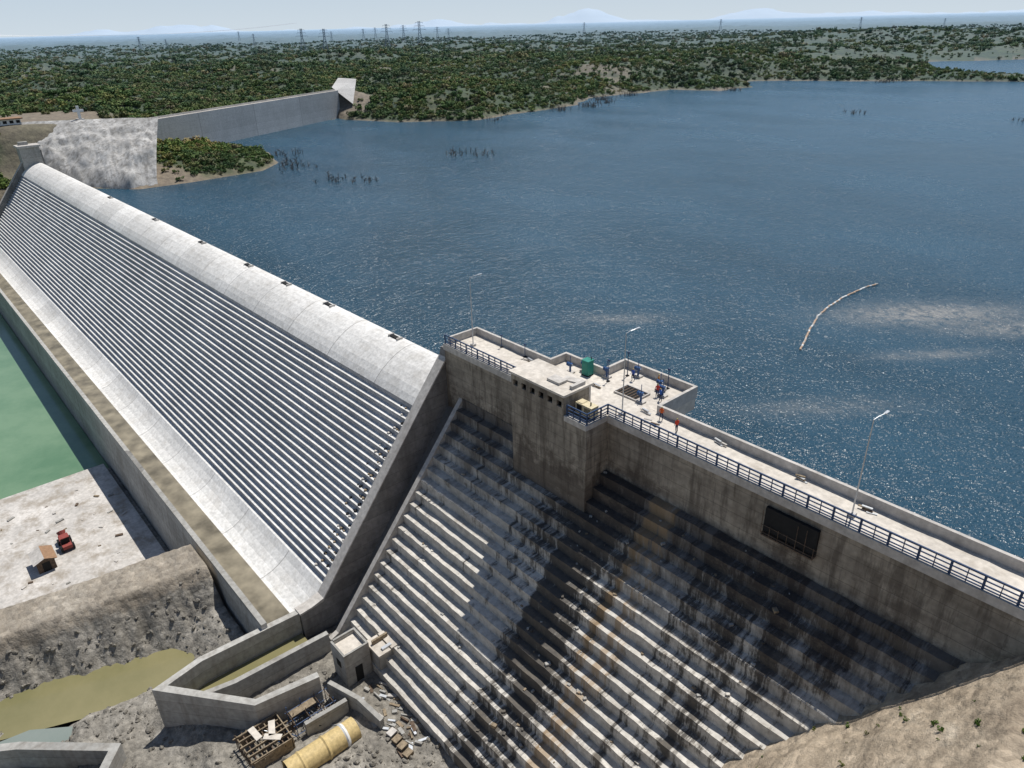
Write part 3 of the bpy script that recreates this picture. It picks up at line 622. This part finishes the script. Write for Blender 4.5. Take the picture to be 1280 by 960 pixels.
for xpix,dep,h in ((378,1040,32),(406,1040,33),(484,1040,32),(505,1300,30),(525,1040,36),(547,1500,30),(561,1500,29),(455,1900,30),(470,2100,30),(175,1300,26),(208,1600,22),(318,1500,22),(415,1900,26),(730,2300,34),(900,2300,30),(1075,2000,26),(1180,2000,22),(300,2300,26)):
    u=(xpix-640)+11; t=dep/900; pylon(.654*t*u-.757*t*999,.757*t*u+.654*t*999,h,.9)
mb=MB()
for off in (-6,0,6):
    pl=[(-1058,525+off*.6,34),(-760,60+off,30),(-560,-120+off,28)]
    for i in range(2):
        for k in range(14):
            f0,f1=k/14,(k+1)/14
            def c3(f):
                p=P3(pl[i],pl[i+1],f); return (p[0],p[1],p[2]-18*4*f*(1-f)*.4)
            mb.cyl(c3(f0),c3(f1),.10,.10,'galv',3,False)
mb.build('power_lines')

# ---------------------------------------------------------------- scatter
def scatter(name,pts,scl,coll,n,tilt=.15):
    me=bpy.data.meshes.new(name); me.from_pydata([tuple(p) for p in pts],[],[]); at=me.attributes.new('scl','FLOAT','POINT'); at.data.foreach_set('value',np.asarray(scl,np.float32))
    o=bpy.data.objects.new(name,me); COL.objects.link(o)
    ng=bpy.data.node_groups.new(name,'GeometryNodeTree'); ng.interface.new_socket('Geometry',in_out='INPUT',socket_type='NodeSocketGeometry'); ng.interface.new_socket('Geometry',in_out='OUTPUT',socket_type='NodeSocketGeometry')
    nn=ng.nodes; gi=nn.new('NodeGroupInput'); go=nn.new('NodeGroupOutput'); ip=nn.new('GeometryNodeInstanceOnPoints'); ci=nn.new('GeometryNodeCollectionInfo')
    ci.inputs[0].default_value=coll; ci.inputs[1].default_value=True; ci.inputs[2].default_value=True; ip.inputs['Pick Instance'].default_value=True
    ri=nn.new('FunctionNodeRandomValue'); ri.data_type='INT'; ri.inputs[4].default_value=0; ri.inputs[5].default_value=n-1
    rv=nn.new('FunctionNodeRandomValue'); rv.data_type='FLOAT_VECTOR'; rv.inputs[0].default_value=(-tilt,-tilt,0); rv.inputs[1].default_value=(tilt,tilt,6.28)
    na_=nn.new('GeometryNodeInputNamedAttribute'); na_.data_type='FLOAT'; na_.inputs[0].default_value='scl'
    l=ng.links; l.new(gi.outputs[0],ip.inputs['Points']); l.new(ci.outputs[0],ip.inputs['Instance']); l.new(ri.outputs[2],ip.inputs['Instance Index']); l.new(rv.outputs[0],ip.inputs['Rotation']); l.new(na_.outputs[0],ip.inputs['Scale']); l.new(ip.outputs[0],go.inputs[0])
    o.modifiers.new('scatter','NODES').node_group=ng; return o
m,nt,b=newmat('scrub_leaves'); oi=N(nt,'ShaderNodeObjectInfo')
c=ramp(nt,oi.outputs['Random'],[(0,(.050,.10,.012)),(.35,(.095,.16,.018)),(.65,(.14,.18,.028)),(.88,(.19,.185,.042)),(1,(.22,.18,.08))])
g=N(nt,'ShaderNodeNewGeometry'); ln=noise(nt,.012,4,rough=.6,vec=g.outputs['Position'])
c=mix(nt,c,ramp(nt,ln,[(.36,(.55,.62,.6)),(.5,(.95,.95,.9)),(.64,(1.3,1.15,.95))]),1,'MULTIPLY')
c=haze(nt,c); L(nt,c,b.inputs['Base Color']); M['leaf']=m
bushes=bpy.data.collections.new('scrub_bushes')
for q in range(6):
    r=random.Random(q); V=[];F=[];MI=[]
    for l_ in range(4+q%3):
        cx,cy,cz=r.gauss(0,.42),r.gauss(0,.42),r.uniform(.4,.8); rr_=r.uniform(.34,.58)
        for k in range(24):
            d=Vector((r.gauss(0,1),r.gauss(0,1),r.gauss(.25,1))).normalized()
            p=Vector((cx,cy,cz))+d*rr_*r.uniform(.7,1.05)
            nn_=(d+Vector((r.gauss(0,.45),r.gauss(0,.45),r.gauss(.2,.45)))).normalized()
            a=nn_.orthogonal().normalized(); b2=nn_.cross(a); th_=r.uniform(0,6.28); a,b2=a*math.cos(th_)+b2*math.sin(th_),b2*math.cos(th_)-a*math.sin(th_); sz=r.uniform(.13,.25)
            a=a*sz; b2=b2*sz; o_=len(V); V+=[p-a,p+b2,p+a,p-b2*.7]; F.append((o_,o_+1,o_+2,o_+3)); MI.append(0)
    for k in range(3):
        o_=len(V); x,y=r.gauss(0,.3),r.gauss(0,.3)
        V+=[(-.05,-.04,-.2),(.05,-.04,-.2),(0,.06,-.2),(x-.02,y,.8),(x+.02,y,.8),(x,y+.03,.8)]
        F+=[(o_,o_+1,o_+4,o_+3),(o_+1,o_+2,o_+5,o_+4),(o_+2,o_,o_+3,o_+5)]; MI+=[1]*3
    me=bpy.data.meshes.new('bush'); me.from_pydata([tuple(v) for v in V],[],F); me.materials.append(M['leaf']); me.materials.append(M['twig']); me.polygons.foreach_set('material_index',MI)
    bushes.objects.link(bpy.data.objects.new('bush',me))
def cand(n,r0,r1,pw):
    u=rng.random(n); r=(r0**(1-pw)+(r1**(1-pw)-r0**(1-pw))*u)**(1/(1-pw)); a=hd+rng.uniform(-.9,.9,n); return r*np.cos(a),r*np.sin(a),r
pl=[];sl=[]
for n_,r0,r1,pw,s0,s1 in ((78000,215,620,.3,.7,2.3),(44000,600,2300,.8,1.8,3.6)):
    x,y,r=cand(n_,r0,r1,pw); z,d,dl=height(x,y); bb=bare_f(x,y,z,d,dl); ok=(d>1.2)&(z>W+.3)&(dl<-1)&(rng.random(n_)>bb*.93)
    ok&=(dl<-45)|(rng.random(n_)<.35)
    ok&=~((np.hypot(x+268,y-50)<24)&(z>1)); t=((x+268)*-59+(y-70)*108)/(59**2+108**2); ok&=~((np.hypot(x-(-268-59*t),y-(70+108*t))<4)&(t>-.05)&(t<1.05))
    ok&=~(np.hypot(x+250,y-52)<14); ok&=~((x>-262)&(y<60)&(x<-200)&(y>30)); ok&=(rng.random(n_)<.6+.9*vnoise(x/9,y/9,91))
    x,y,z,dl=x[ok],y[ok],z[ok],dl[ok]; sc=rng.uniform(s0,s1,len(x))*(.7+.8*rng.random(len(x))**3)*np.where(dl>-45,.6,1)*np.where((y>60)&(y<115)&(x>-260),.7,1); pl.append(np.stack([x,y,z-.1],1)*K); sl.append(sc*K*.8)
scatter('scrub_vegetation',np.concatenate(pl),np.concatenate(sl),bushes,6)
x=rng.uniform(-14,8,220);y=rng.uniform(2,32,220);z,_=G(x,y); scatter('hillside_weeds',np.stack([x,y,z],1)*K,rng.uniform(.08,.28,220),bushes,6)
rocks=bpy.data.collections.new('rocks')
for q in range(5):
    bm=bmesh.new(); bmesh.ops.create_icosphere(bm,subdivisions=2,radius=1)
    r=random.Random(q+50); ax=[(Vector((r.gauss(0,1),r.gauss(0,1),r.gauss(0,1))).normalized(),r.uniform(.55,.85)) for _ in range(9)]
    for v in bm.verts:
        for a,dd in ax:
            k=v.co.dot(a)
            if k>dd: v.co-=a*(k-dd)
        v.co.z*=.7
    me=bpy.data.meshes.new('rock'); bm.to_mesh(me); bm.free(); me.materials.append(M['gravel']); rocks.objects.link(bpy.data.objects.new('rock',me))
n_=18000; x=rng.uniform(-75,2,n_); y=rng.uniform(-12,20,n_); z,_=G(x,y); ok=((z>-26.0)&~((x<-62)&(z>-22.9)&(x>-72)))&((x<-51)|(x>-37)|(rng.random(n_)<.35)); ok&=~((x<-50)&(y>12.6)); ok&=(x<-30)|(rng.random(n_)<.3)
x,y,z=x[ok],y[ok],z[ok]; scatter('rock_rubble',np.stack([x,y,z],1)*K,(.05+.5*rng.random(len(x))**5)*K*.6,rocks,5,1.0)

# ---------------------------------------------------------------- light, sky, camera
sd=Vector((.14,-.44,-1)).normalized()
sun=bpy.data.lights.new('sun','SUN'); sun.energy=4.7; sun.angle=math.radians(.53); sun.color=(1,.965,.91)
so=bpy.data.objects.new('sun',sun); so.rotation_euler=sd.to_track_quat('-Z','Y').to_euler(); COL.objects.link(so)
wd=bpy.data.worlds.new('World'); scene.world=wd; wd.use_nodes=True; nt=wd.node_tree
sky=nt.nodes.new('ShaderNodeTexSky'); sky.sky_type='NISHITA'; sky.sun_disc=False
sky.sun_elevation=math.asin(-sd.z); sky.sun_rotation=math.atan2(-sd.x,-sd.y); sky.air_density=1.0; sky.dust_density=.6; sky.ozone_density=2.0; sky.altitude=200
tc=N(nt,'ShaderNodeTexCoord'); sp=N(nt,'ShaderNodeSeparateXYZ'); L(nt,tc.outputs['Generated'],sp.inputs[0])
hz=ramp(nt,sp.outputs[2],[(0,1.0),(.06,.92),(.32,0)])
vm=N(nt,'ShaderNodeVectorMath',operation='SCALE'); L(nt,ramp(nt,sp.outputs[2],[(0,(.78,.89,.98)),(.10,(.58,.75,.95))]),vm.inputs[0]); vm.inputs['Scale'].default_value=9.8
mx=N(nt,'ShaderNodeMix',data_type='RGBA'); L(nt,hz,mx.inputs[0]); L(nt,sky.outputs[0],mx.inputs[6]); L(nt,vm.outputs[0],mx.inputs[7])
nt.links.new(mx.outputs[2],nt.nodes['Background'].inputs[0]); nt.nodes['Background'].inputs[1].default_value=.08
cam=bpy.data.cameras.new('camera'); co=bpy.data.objects.new('camera',cam); COL.objects.link(co); scene.camera=co
th=math.atan(.5); h_=Vector((-.757,.654,0)).normalized(); zc=Vector((0,0,1)); r0=Vector((.654,.757,0)).normalized()
fw=h_*math.cos(th)-zc*math.sin(th); up0=h_*math.sin(th)+zc*math.cos(th); ro=math.radians(1.45)
ri=r0*math.cos(ro)-up0*math.sin(ro); up=r0*math.sin(ro)+up0*math.cos(ro)
mt_=Matrix((ri,up,-fw)).transposed().to_4x4(); mt_.translation=Vector((0,0,26*K)); co.matrix_world=mt_
cam.sensor_width=36; cam.lens=36*900/1280; cam.clip_start=.5; cam.clip_end=120000
scene.view_settings.view_transform='Standard'; scene.view_settings.look='None'; scene.view_settings.exposure=0
